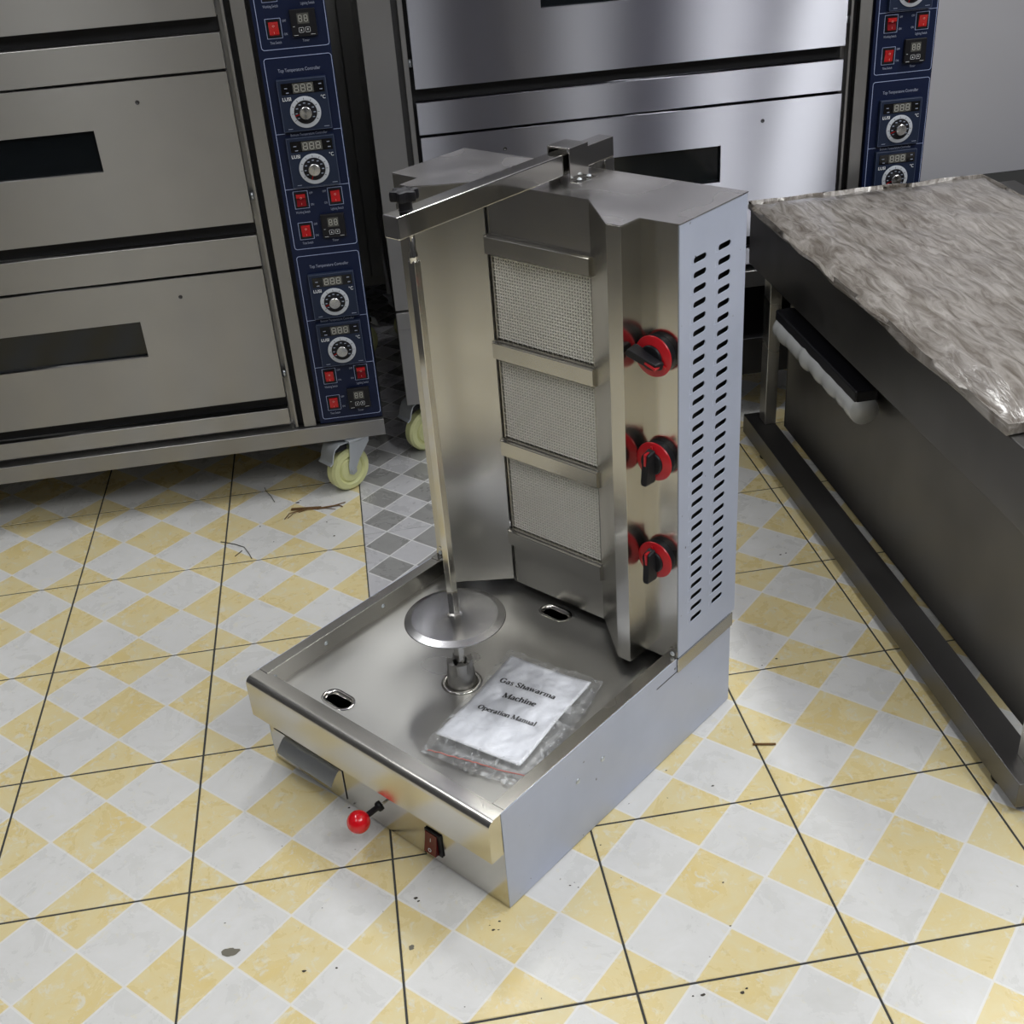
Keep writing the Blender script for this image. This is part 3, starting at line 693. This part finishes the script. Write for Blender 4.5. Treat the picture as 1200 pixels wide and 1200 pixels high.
def oven(name, label, dx, dy, dz, decks, controls_text, dial_angles, wide_stand, SD):
    """origin frame = left oven: door right edge x -0.129, door face y 0.845"""
    DR, DLft = -.129, -1.042            # door edges
    XR, XL = .0766, -1.139
    T = thing(name, label, 'oven', ((XR + XL) / 2 + dx, 1.25 + dy, 0), 0, 'deck ovens', off=(-(XR + XL) / 2, -1.25, dz))
    YF, YB = .848, 1.66
    ztop = .174 + decks * .390
    P = lambda *a: MB().box(*a)
    P(XL + .004, XR - .004, .872, YB, .174, ztop + .04).build('cabinet', ST_OVEN2, T)
    P(XL, XR, .840, YB, .135, .174).build('stand_ledge', ST_OVEN2, T, bevel=.0015)
    P(XL, XR, .842, YB + .01, ztop + .0405, ztop + .08).build('top_cover', ST_OVEN2, T, bevel=.0015)
    # right posts
    P(-.1190, -.1130, .850, .8718, .176, ztop).build('frame_strip', ST_OVEN2, T, bevel=.0008)
    P(-.1130, -.1005, .866, .8718, .176, ztop).build('post_groove', BLACKM, T)
    P(-.1005, -.0735, .847, .8718, .176, ztop).build('frame_post', ST_OVEN2, T, bevel=.0010)
    P(-.0735, -.0640, .864, .8718, .176, ztop).build('post_groove', BLACKM, T)
    # left blank panel
    P(XL, XL + .0655, .850, .8718, .176, ztop).build('blank_panel', ST_OVEN2, T, bevel=.0010)
    P(XL + .0655, XL + .078, .862, .8718, .176, ztop).build('post_groove', ST_DARK, T)
    P(XL + .078, XL + .0885, .850, .8718, .176, ztop).build('frame_strip', ST_OVEN2, T, bevel=.0008)
    P(XL + .0885, XL + .0975, .866, .8718, .176, ztop).build('post_groove', BLACKM, T)
    for k in range(decks):
        o = k * .390
        # door with window hole
        dm = MB(); xa, xb, za, zb = DLft, DR, .2555 + o, .5475 + o
        wx0, wx1, wz0, wz1 = (xa + xb) / 2 - .1895, (xa + xb) / 2 + .1895, za + .130, za + .209
        inner = rrect(wx0, wx1, wz0, wz1, .008); n = len(inner); cxm, czm = (wx0 + wx1) / 2, (wz0 + wz1) / 2
        front = MB()
        outer = []
        for a, c in inner:
            sx, sz2 = (a - cxm) / ((xb - xa) / 2), (c - czm) / ((zb - za) / 2); ml = 1
            outer.append((xa if a <= wx0 + .004 else xb if a >= wx1 - .004 else a, c))
        # simple assembly: four boxes around the opening
        dm.box(xa, wx0, .845, .868, za, zb).box(wx1, xb, .845, .868, za, zb).box(wx0, wx1, .845, .868, za, wz0).box(wx0, wx1, .845, .868, wz1, zb)
        d = dm.build('oven_door', SD, T)
        P(wx0, wx1, .8565, .860, wz0, wz1).build('window_pane', GLASS_DK, d)
        for sx in (xa + .175, xb - .175):
            MB().lathe([(.0042, 0), (.0042, .0006), (.0030, .0010), (.0029, -.002), (.0001, -.002)], 16, axis_M((sx, .8449, zb - .0395), (0, -1, 0))).build('door_screw', ST_DARK, d, smooth=True)
        for hx in (xb + .0055, xa - .0050):
            MB().tube([(hx, .862, za + .0415), (hx, .862, za + .056)], .0048, 12).build('hinge_pin', ZINC, d, smooth=True)
        P(DLft - .002, DR + .0005, .848, .8718, .5525 + o, .6175 + o).build('deck_strip', SD, T, bevel=.0010)
        P(DLft - .002, DR + .0005, .870, .8722, .6180 + o, .6450 + o).build('door_gap_shade', BLACKM, T)  # black strip puts the shade of the gap under the door into colour
    P(DLft - .002, DR + .0005, .848, .8718, .1885, .2260).build('deck_strip', SD, T, bevel=.0010)
    P(DLft - .002, DR + .0005, .870, .8722, .2265, .2550).build('door_gap_shade', BLACKM, T)
    # ---- control panels
    PX0, PX1 = -.064, .0745; yP = .852
    sw_bez = P(-.0125, .0125, -.0022, 0, -.0158, .0158).mesh('switch_bezel', BLACK)
    for k in range(decks):
        o = k * .390
        cp = P(PX0, PX1, yP, .8718, .1765 + o, .5645 + o + .002).build('control_panel', NAVY, T, label='navy blue control panel of one oven deck')
        b = MB(); yl = yP - .0004
        outline(b, rrect(-.057, .0725, .186 + o, .5655 + o - .0035, .006), .0011, yl)
        b.box(-.0565, -.0385, yl - .0001, yl + .0001, .4195 + o, .4204 + o).box(.0565, .0720, yl - .0001, yl + .0001, .4195 + o, .4204 + o)
        b.box(-.0565, .0720, yl - .0001, yl + .0001, .3103 + o, .3112 + o)
        b.build('border_line', LINE, cp)
        wall_text('Top Temperature Controller', .0088, GREYPR, cp, .0075, yl, .5345 + o, align='CENTER', squeeze=.77)
        wall_text('Bottom Temperature Controller', .0075, GREYPR, cp, .0075, yl, .4135 + o, align='CENTER', squeeze=.72)
        for sx, sz2, up, lab, side in ((-.0278, .288, k == 0, 'Working Switch', 1), (.0415, .2885, k != 0, 'Lighting Switch', -1), (-.0278, .2238, True, 'Time Switch', 1)):
            up = {(-.0278, .288): k % 2 == 0, (.0415, .2885): k % 2 == 1}.get((sx, sz2), True)
            sw = inst('rocker_switch', sw_bez, T, (sx, yP - .0002, sz2 + o)); sw['label'] = 'red rocker switch'
            fr = MB(); outline(fr, rrect(-.0148, .0148, -.0180, .0180, .0008, n=2), .0009, -.0003); f_ = fr.build('switch_outline', LINE, None); f_.parent = sw
            tl = .0022 if up else -.0022
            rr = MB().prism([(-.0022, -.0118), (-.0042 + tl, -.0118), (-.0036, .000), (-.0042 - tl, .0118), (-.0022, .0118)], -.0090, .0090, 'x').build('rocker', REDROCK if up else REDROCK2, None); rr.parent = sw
            if not up:
                hi = MB().prism([(-.0022, .0050), (-.0066, .0050), (-.0075, .0122), (-.0022, .0122)], -.0090, .0090, 'x').build('rocker_lens', REDROCK, None); hi.parent = sw
            for ch, zz in (('O', .0035), ('I', -.0085)):
                lt = bpy.data.objects.new('lettering', text_mesh(ch, .0055, mat('pink_print', (.75, .30, .28), .5), 0., 'CENTER')); COL.objects.link(lt); lt.parent = sw; lt.location = (0, -.0072, zz); lt.rotation_euler = (R(90), 0, 0)
            wall_text(lab, .0070, GREYPR, cp, sx, yl, sz2 - .0275 + o, align='CENTER', squeeze=.62)
            xo = sx + side * .0175
            wall_text('OFF', .0060, GREYPR, cp, xo, yl, sz2 + .010 + o, align='LEFT' if side > 0 else 'RIGHT', squeeze=.7)
            wall_text('ON', .0060, GREYPR, cp, xo, yl, sz2 - .0135 + o, align='LEFT' if side > 0 else 'RIGHT', squeeze=.7)
        # timer
        tm = P(.0050, .0530, yP - .009, yP, .2065 + o, .2545 + o).build('timer', BLACK, T, bevel=.0012)
        yt = yP - .0092
        P(.0180, .0400, yt - .0002, yt + .0004, .2290 + o, .2475 + o).build('timer_display', DISPLCD, tm)
        b = MB(); seg_digit(b, .0205, .2320 + o, .0068, .0125, yt - .0003); seg_digit(b, .0310, .2320 + o, .0068, .0125, yt - .0003); b.build('digit_segments', SEG, tm)
        b = MB()
        for bx in (.0235, .0355): outline(b, rrect(bx - .0046, bx + .0046, .2135 + o, .2227 + o, .0015, n=3), .0006, yt - .0002)
        b.add([(.0235, yt - .0003, .2203 + o), (.0220, yt - .0003, .2165 + o), (.0250, yt - .0003, .2165 + o)], [(0, 1, 2)])
        b.add([(.0355, yt - .0003, .2160 + o), (.0340, yt - .0003, .2198 + o), (.0370, yt - .0003, .2198 + o)], [(0, 1, 2)])
        b.box(.0085, .0120, yt - .0003, yt, .2245 + o, .2252 + o).box(.0085, .0165, yt - .0003, yt, .2090 + o, .2096 + o).box(.0400, .0485, yt - .0003, yt, .2090 + o, .2096 + o)
        b.build('timer_button', WHITEPR, tm)
        wall_text('Timer', .0070, GREYPR, cp, .0290, yl, .1960 + o, align='CENTER', squeeze=.75)
        # two temperature controllers
        for q, (zc, da) in enumerate(((.4240, dial_angles[k][0]), (.3140, dial_angles[k][1]))):
            z0 = zc + o; yc = yP - .010
            tc = P(-.0395, .0555, yc, yP, z0, z0 + .0985).build('temperature_controller', NAVY2, T, bevel=.0012, label='square temperature controller with a round dial')
            bz = MB(); outline(bz, rrect(-.0388, .0548, z0 + .0008, z0 + .0977, .001, n=2), .0007, yc - .0002); bz.build('module_edge', mat('module_edge', (.09, .115, .19), .4), tc)
            P(-.0320, .0505, yc - .0006, yc + .0004, z0 + .0705, z0 + .0915).build('display_window', DISPBG, tc)
            P(-.0100, .0300, yc - .0009, yc, z0 + .0720, z0 + .0900).build('display', DISPLCD, tc)
            b = MB()
            for i in range(3): seg_digit(b, -.0075 + .0126 * i, z0 + .0738, .0092, .0145, yc - .0011)
            b.build('digit_segments', SEG, tc)
            b = MB()
            for (bx, bz_) in ((-.0260, .0815), (-.0240, .0730), (.0400, .0850), (.0410, .0750)): b.box(bx, bx + .0055, yc - .0009, yc - .0004, z0 + bz_, z0 + bz_ + .0014)
            b.box(-.0300, -.0215, yc - .0003, yc, z0 + .0050, z0 + .0060).box(.0400, .0500, yc - .0003, yc, z0 + .0050, z0 + .0060)
            b.build('print_marks', GREYPR, tc)
            wall_text('LUSI', .0092, WHITEPR, tc, -.0330, yc - .0003, z0 + .0590, bold=.0002, squeeze=1.0)
            wall_text('\u00b0C', .0100, WHITEPR, tc, .0410, yc - .0003, z0 + .0575, bold=.0001, squeeze=.85)
            dc = (.0080, yc - .0001, z0 + .0355)
            MB().lathe([(.0298, 0), (.0298, .0012), (.0290, .0016), (.0225, .0016), (.0001, .0016)], 48, axis_M(dc, (0, -1, 0))).build('dial_ring', DIALRING, tc, angle=40)
            MB().lathe([(.0222, .0017), (.0218, .0030), (.0001, .0031)], 48, axis_M(dc, (0, -1, 0))).build('dial_face', BLACK, tc, angle=40)
            b = MB()
            for i in range(9):
                a = R(215 - 31 * i); c = Vector((dc[0] + .0175 * math.cos(a), 0, dc[2] + .0175 * math.sin(a)))
                b.box(c.x - .0021, c.x + .0021, dc[1] - .0034, dc[1] - .0031, c.z - .0009, c.z + .0009)
            b.build('dial_numbers', GREYPR, tc)
            b = MB()
            for i in range(9):
                a = R(215 - 31 * i); d1 = Vector((math.cos(a), 0, math.sin(a)));  c = Vector((dc[0], dc[1] - .0017, dc[2]))
                t2 = Vector((-d1.z, 0, d1.x)) * .00045
                b.add([c + d1 * .0232 - t2, c + d1 * .0272 - t2, c + d1 * .0272 + t2, c + d1 * .0232 + t2], [(0, 1, 2, 3)])
            b.build('dial_ticks', BLACKM, tc)
            a = R(da); d1 = Vector((math.cos(a), 0, math.sin(a))); t2 = Vector((-d1.z, 0, d1.x)) * .0007; c = Vector((dc[0], dc[1] - .0034, dc[2]))
            MB().add([c + d1 * .0100 - t2, c + d1 * .0215 - t2, c + d1 * .0215 + t2, c + d1 * .0100 + t2], [(0, 1, 2, 3)]).build('dial_pointer', REDROCK, tc)
            ka = MB().lathe([(.0118, .003), (.0118, .0125), (.0108, .0135), (.0001, .0137)], 36, axis_M((0, 0, 0), (0, -1, 0))).build('dial_knob', SPUNK, tc, angle=40)
            ka.location = Vector(dc) + OFF['off'].get(tc.name, Vector((0, 0, 0)))
    # ---- casters
    def caster(x, y, rz, zt_):
        c = bpy.data.objects.new('caster', MB().box(-.036, .036, -.036, .036, zt_ - .005, zt_ - .0005).mesh('caster', ZINC)); COL.objects.link(c); c.parent = T
        c.location = Vector((x, y, -dz)) + OFF['off'][T.name]; c.rotation_euler = (0, 0, rz); c['label'] = 'swivel caster with brake pedal and pale yellow wheel'
        rw = .0515; zc = rw
        def ch(b, nm, m, **k): q = b.build(nm, m, None, **k); q.parent = c; return q
        Mx = axis_M((.026, 0, zc), (0, 1, 0))
        ch(MB().lathe([(.011, -.0175), (.027, -.0160), (.031, -.0115), (.036, -.0165), (.0465, -.0155), (.0515, -.0090), (.0515, .0090), (.0465, .0155), (.036, .0165), (.031, .0115), (.027, .0160), (.011, .0175)], 48, Mx), 'wheel', WHEEL, angle=30)
        ch(MB().lathe([(.0001, -.024), (.0055, -.024), (.0065, -.0215), (.0065, .0215), (.0055, .024), (.0001, .024)], 12, Mx), 'axle', ZINC)
        for s in (-1, 1):
            pr = [(.024, zt_ - .005), (-.030, zt_ - .005), (-.027, zt_ - .028), (.004, zc + .022), (.015, zc + .004), (.016, zc - .007), (.026, zc - .012), (.036, zc - .006), (.036, zc + .014), (.030, zc + .034)]
            ch(MB().prism(pr, s * .0195 - .0013, s * .0195 + .0013, 'y'), 'fork', ZINC, bevel=.0006)
        ch(MB().lathe([(.030, zt_ - .013), (.032, zt_ - .005)], 24), 'swivel', ZINC, smooth=True)
        # brake pedal: bent plate sticking out at the front
        pp = [(.030, zt_ - .010), (.052, zt_ - .009), (.066, zt_ - .016), (.072, zt_ - .028), (.077, zt_ - .046), (.085, zt_ - .051)]
        ch(MB().sheet(pp, .0030, -.023, .023, 'y'), 'brake_pedal', ZINC, angle=40)
        ch(MB().box(.030, .062, -.015, .015, zt_ - .028, zt_ - .014), 'brake_block', BLACK, bevel=.002)
        return c
    zst = .135 + dz
    if wide_stand:   # open stand below the body
        zl = .147
        for x0 in (XL, XR - .048):
            for y0 in (.850, YB - .05): P(x0, x0 + .048, y0, y0 + .045, zl - dz, .1345).build('stand_leg', ST_OVEN2, T, bevel=.0015)
            P(x0 + .010, x0 + .014, .896, YB - .051, zl + .02 - dz, .1345).build('stand_side', ST_DARK, T)
        P(XL + .0485, XR - .0485, .856, .880, .112 - dz, .205 - dz).build('stand_rail', ST_DARK, T, bevel=.0015)
        P(XL + .0485, XR - .0485, .8805, YB - .02, .198 - dz, .202 - dz).build('stand_shelf', ST_DARK, T)
        P(XL + .015, XR - .015, YB - .012, YB - .008, .222 - dz, .1345).build('stand_back', ST_DARK, T)
        zst = zl
        cs = [(XL + .060, .924, R(-150)), (XR - .045, .905, R(-60)), (XL + .035, YB - .06, R(20)), (XR - .045, YB - .06, R(100))]
    else:
        cs = [(.002, .879, R(-146)), (XL + .06, .895, R(-80)), (.02, YB - .06, R(30)), (XL + .06, YB - .06, R(140))]
    for x, y, rz in cs: caster(x, y, rz, zst)
    return T
SPUNK = mat('spun_knob', (.70, .70, .70), .25, 1.0, aniso=.8)
_t = N(SPUNK, 'ShaderNodeTangent', direction_type='RADIAL', axis='Y'); SPUNK.node_tree.links.new(_t.outputs[0], nodes(SPUNK)[2].inputs['Tangent'])
oven('deck_oven', 'three-deck stainless oven with navy control panels and red switches, left of the grill', 0, 0, 0, 3, True, [(200, 205), (195, 250), (200, 200)], False, ST_OVENL)
oven('deck_oven', 'wide stainless oven behind the grill, its doors with dark windows', 1.274, .100, .2045, 2, True, [(200, 205), (195, 250)], True, ST_OVEN)

# dark cabinet in the gap between the two ovens
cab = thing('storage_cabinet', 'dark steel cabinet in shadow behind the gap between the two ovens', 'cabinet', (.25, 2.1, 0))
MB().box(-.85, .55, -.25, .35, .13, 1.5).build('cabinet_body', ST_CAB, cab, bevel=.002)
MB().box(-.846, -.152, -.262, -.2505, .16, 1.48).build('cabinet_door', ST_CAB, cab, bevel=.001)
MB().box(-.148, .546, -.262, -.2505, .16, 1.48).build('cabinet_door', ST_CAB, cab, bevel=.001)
for x in (-.82, .50):
    for y in (-.22, .30): MB().box(x - .02, x + .02, y - .02, y + .02, 0, .1295).build('leg', ST_DARK, cab)

# ------------------------------------------------------------------ work table on the right
tbx, tby0, tby1 = .914, -.42, .842
tab = thing('work_table', 'low dark steel work table at the right edge carrying a film-wrapped parcel', 'table', (tbx + .3, (tby0 + tby1) / 2, 0), 0, off=(-(tbx + .3), -(tby0 + tby1) / 2, 0))
B = lambda *a: MB().box(*a)
for x in (tbx, tbx + .55): 
    B(x, x + .055, tby0, tby1, .020, .066).build('runner', ST_TABLE, tab, bevel=.0015)
    for y in (tby0 + .08, tby1 - .10): MB().lathe([(.018, 0), (.018, .012), (.008, .013), (.008, .0205)], 16, Matrix.Translation((x + .027, y, 0))).build('foot', BLACK, tab)
for x in (tbx + .029, tbx + .55):
    for y in (tby0 + .02, .775): B(x, x + .026, y, y + .040, .0662, .4352).build('leg', ST_LEG, tab, bevel=.001)
B(tbx, tbx + .60, tby0, tby1, .4355, .552).build('table_top', ST_TABLE, tab, bevel=.002)
B(tbx + .062, tbx + .066, tby0 + .062, .735, .075, .4352).build('side_panel', ST_TABLE, tab)
B(tbx + .062, tbx + .55, .737, .741, .075, .4352).build('back_sheet', ST_DARK, tab)
# wrapped parcel
pb = bmesh.new(); bmesh.ops.create_cube(pb, size=1.0); bmesh.ops.subdivide_edges(pb, edges=pb.edges[:], cuts=26, use_grid_fill=True)
px, py, pz = .53, 1.10, .036
for v in pb.verts:
    x, y, z = v.co; e = max(abs(x), abs(y)) * 2
    top = z > 0
    hz2 = .5 + z
    zz = hz2 * pz * (1 - .75 * sm(.80, 1.0, e) * (1 if top else 0))
    nn = noise.noise(Vector((x * 7, y * 12, 2.2))) * .007 + noise.noise(Vector((x * 19, y * 34, 5.))) * .0035
    v.co = Vector((x * px * (1 + .03 * noise.noise(Vector((y * 9, 1., z)))), y * py * (1 + .02 * noise.noise(Vector((x * 8, 4., z)))), zz + (nn if hz2 > .3 else 0) * (1 if top else .3)))
zmin = min(v.co.z for v in pb.verts)
for v in pb.verts: v.co.z -= zmin
me = bpy.data.meshes.new('wrapped_parcel'); pb.to_mesh(me); pb.free(); me.materials.append(WRAP); me.shade_smooth()
o = bpy.data.objects.new('wrapped_parcel', me); COL.objects.link(o); o.location = (tbx + .262, .300, .5522)
tag(o, 'flat brownish parcel crumpled in clear film, lying on the work table', 'parcel')
# wrapped handle bar on the table side
hb = thing('wrapped_bar', 'black bar end wrapped in crumpled clear film under the work table top', 'bar', (.942, .56, .345), 0)
b = MB(); ns_ = 60
pts = []; rs = []
for i in range(ns_): y = -.30 + .44 * i / (ns_ - 1); pts.append((0, y, .001 * math.sin(y * 50))); rs.append(.027 + .005 * noise.noise(Vector((y * 30, 3, 1))) if i < ns_ - 3 else .014 + .010 * (ns_ - 1 - i) / 3)
b.tube(pts, rs, 20); b.build('film_sleeve', mat('crumpled_film', (.45, .46, .46), .22, coat=.6), hb, smooth=True)
MB().box(-.020, .0245, -.30, .125, .016, .040).build('bar_body', BLACK, hb, bevel=.004)
MB().box(.020, .0335, -.25, .05, -.010, .010).build('bar_mount', BLACK, hb)

# ------------------------------------------------------------------ litter on the floor
def strand(name, pts, r, m, label, cat, n=5):
    c = Vector(pts[0]); o = MB().tube([Vector(p) - c for p in pts], r, n).build(name, m, None, smooth=True); o.location = c
    return tag(o, label, cat)
t = thing('straw_twig', 'dry brown straw twig with frayed end on the tiles before the left oven', 'twig', (-.13, .79, 0))
for pts, r in (([(-.172, .754), (-.162, .775), (-.135, .786), (-.093, .782), (-.060, .786), (-.035, .792)], .0011), ([(-.157, .797), (-.132, .792), (-.098, .780), (-.050, .782), (-.042, .775)], .0014),
               ([(-.158, .790), (-.128, .789), (-.090, .785)], .0020), ([(-.165, .757), (-.150, .777), (-.120, .786)], .0009), ([(-.141, .776), (-.120, .783), (-.080, .779), (-.058, .768)], .0008)):
    MB().tube([(x + .13, y - .79, r + .0003 + .001 * (i % 2)) for i, (x, y) in enumerate(pts)], r, 5).build('straw', TWIG, t, smooth=True)
strand('thread', [(-.310, .694, .001), (-.302, .690, .001), (-.278, .675, .001), (-.258, .658, .001), (-.247, .630, .001), (-.240, .607, .001)], .0009, DIRT, 'thin dark curved thread on the tile at the left edge', 'thread')
strand('thread', [(-.262, .645, .001), (-.268, .636, .001), (-.276, .626, .001)], .0009, DIRT, 'short dark thread beside the curved one', 'thread')
strand('thread', [(-.221, .915, .001), (-.216, .895, .001), (-.205, .870, .001), (-.196, .840, .001)], .0008, DIRT, 'wispy dark thread just in front of the left oven', 'thread')
strand('wood_splinter', [(.595, -.183, .002), (.612, -.187, .0022), (.631, -.191, .002)], .002, TWIG, 'brown wood splinter lying on the tiles right of the grill base', 'splinter')
def blob(name, x, y, r, label, seed):
    b = MB(); n = 22; rnd = random.Random(seed); vs = [(0, 0, .0006)] 
    for k in range(n): a = 2 * math.pi * k / n; rr = r * (1 + .25 * math.sin(2 * a + seed) + .15 * rnd.uniform(-1, 1)); vs.append((rr * math.cos(a), rr * .8 * math.sin(a), .0001))
    b.add(vs, [(0, 1 + k, 1 + (k + 1) % n) for k in range(n)]); o = b.build(name, STAIN, None); o.location = (x, y, .0002); return tag(o, label, 'stain')
blob('dirt_stain', -.234, -.422, .0105, 'dark round dirt stain on the white tile diamond at the left edge', 2)
blob('dirt_stain', .015, -.467, .0045, 'small dark stain near the front tile joint', 5) 
sp_ = [[-.244, -.369, 2], [-.132, -.475, 4], [-.088, -.479, 2.5], [-.106, -.371, 1.5], [.028, -.382, 4], [.031, -.388, 3], [-.020, -.396, 1.2], [.130, -.461, 3], [.140, -.448, 2.5], [.137, -.462, 2], [.126, -.452, 1.5], [-.143, .824, 6], [-.137, .832, 3], [-.149, .775, 2],
       [-.079, .718, 3], [-.064, .655, 4], [-.195, .665, 2.5], [-.226, .739, 3], [-.136, .227, 4], [-.191, .240, 1.5], [.249, -.406, 2.2], [.260, -.412, 2], [.256, -.402, 1.2], [.308, -.340, 2], [.324, -.408, 1.5], [.463, -.447, 2.5], [.450, -.522, 2], [.382, -.620, 4], [.369, -.619, 2.5],
       [.433, -.627, 4], [.440, -.622, 3], [.505, -.258, 3], [.430, -.268, 1.5], [.369, -.267, 1.5], [.444, -.209, 2.5], [.408, -.565, 1.4], [.550, -.308, 2], [.708, .022, 4], [.677, .010, 2], [.829, .341, 4], [.841, .344, 3], [-.061, -.179, 3], [-.165, -.238, 1.5], [-.198, -.274, 1.2], [.076, -.575, 1.5], [.176, -.583, 1.2]]
b = MB(); rnd = random.Random(3)
for x, y, r in sp_:
    r *= .00078; n = 7; vs = [(x, y, .0012 * min(1, r / .002))]
    for k in range(n): a = 2 * math.pi * k / n; rr = r * rnd.uniform(.6, 1.25); vs.append((x + rr * math.cos(a), y + rr * .7 * math.sin(a), .0002))
    b.add(vs, [(0, 1 + k, 1 + (k + 1) % n) for k in range(n)])
o = b.build('dirt_specks', DIRT, None); tag(o, 'scattered tiny dark dirt specks over the tiled floor', 'dirt', kind='stuff')
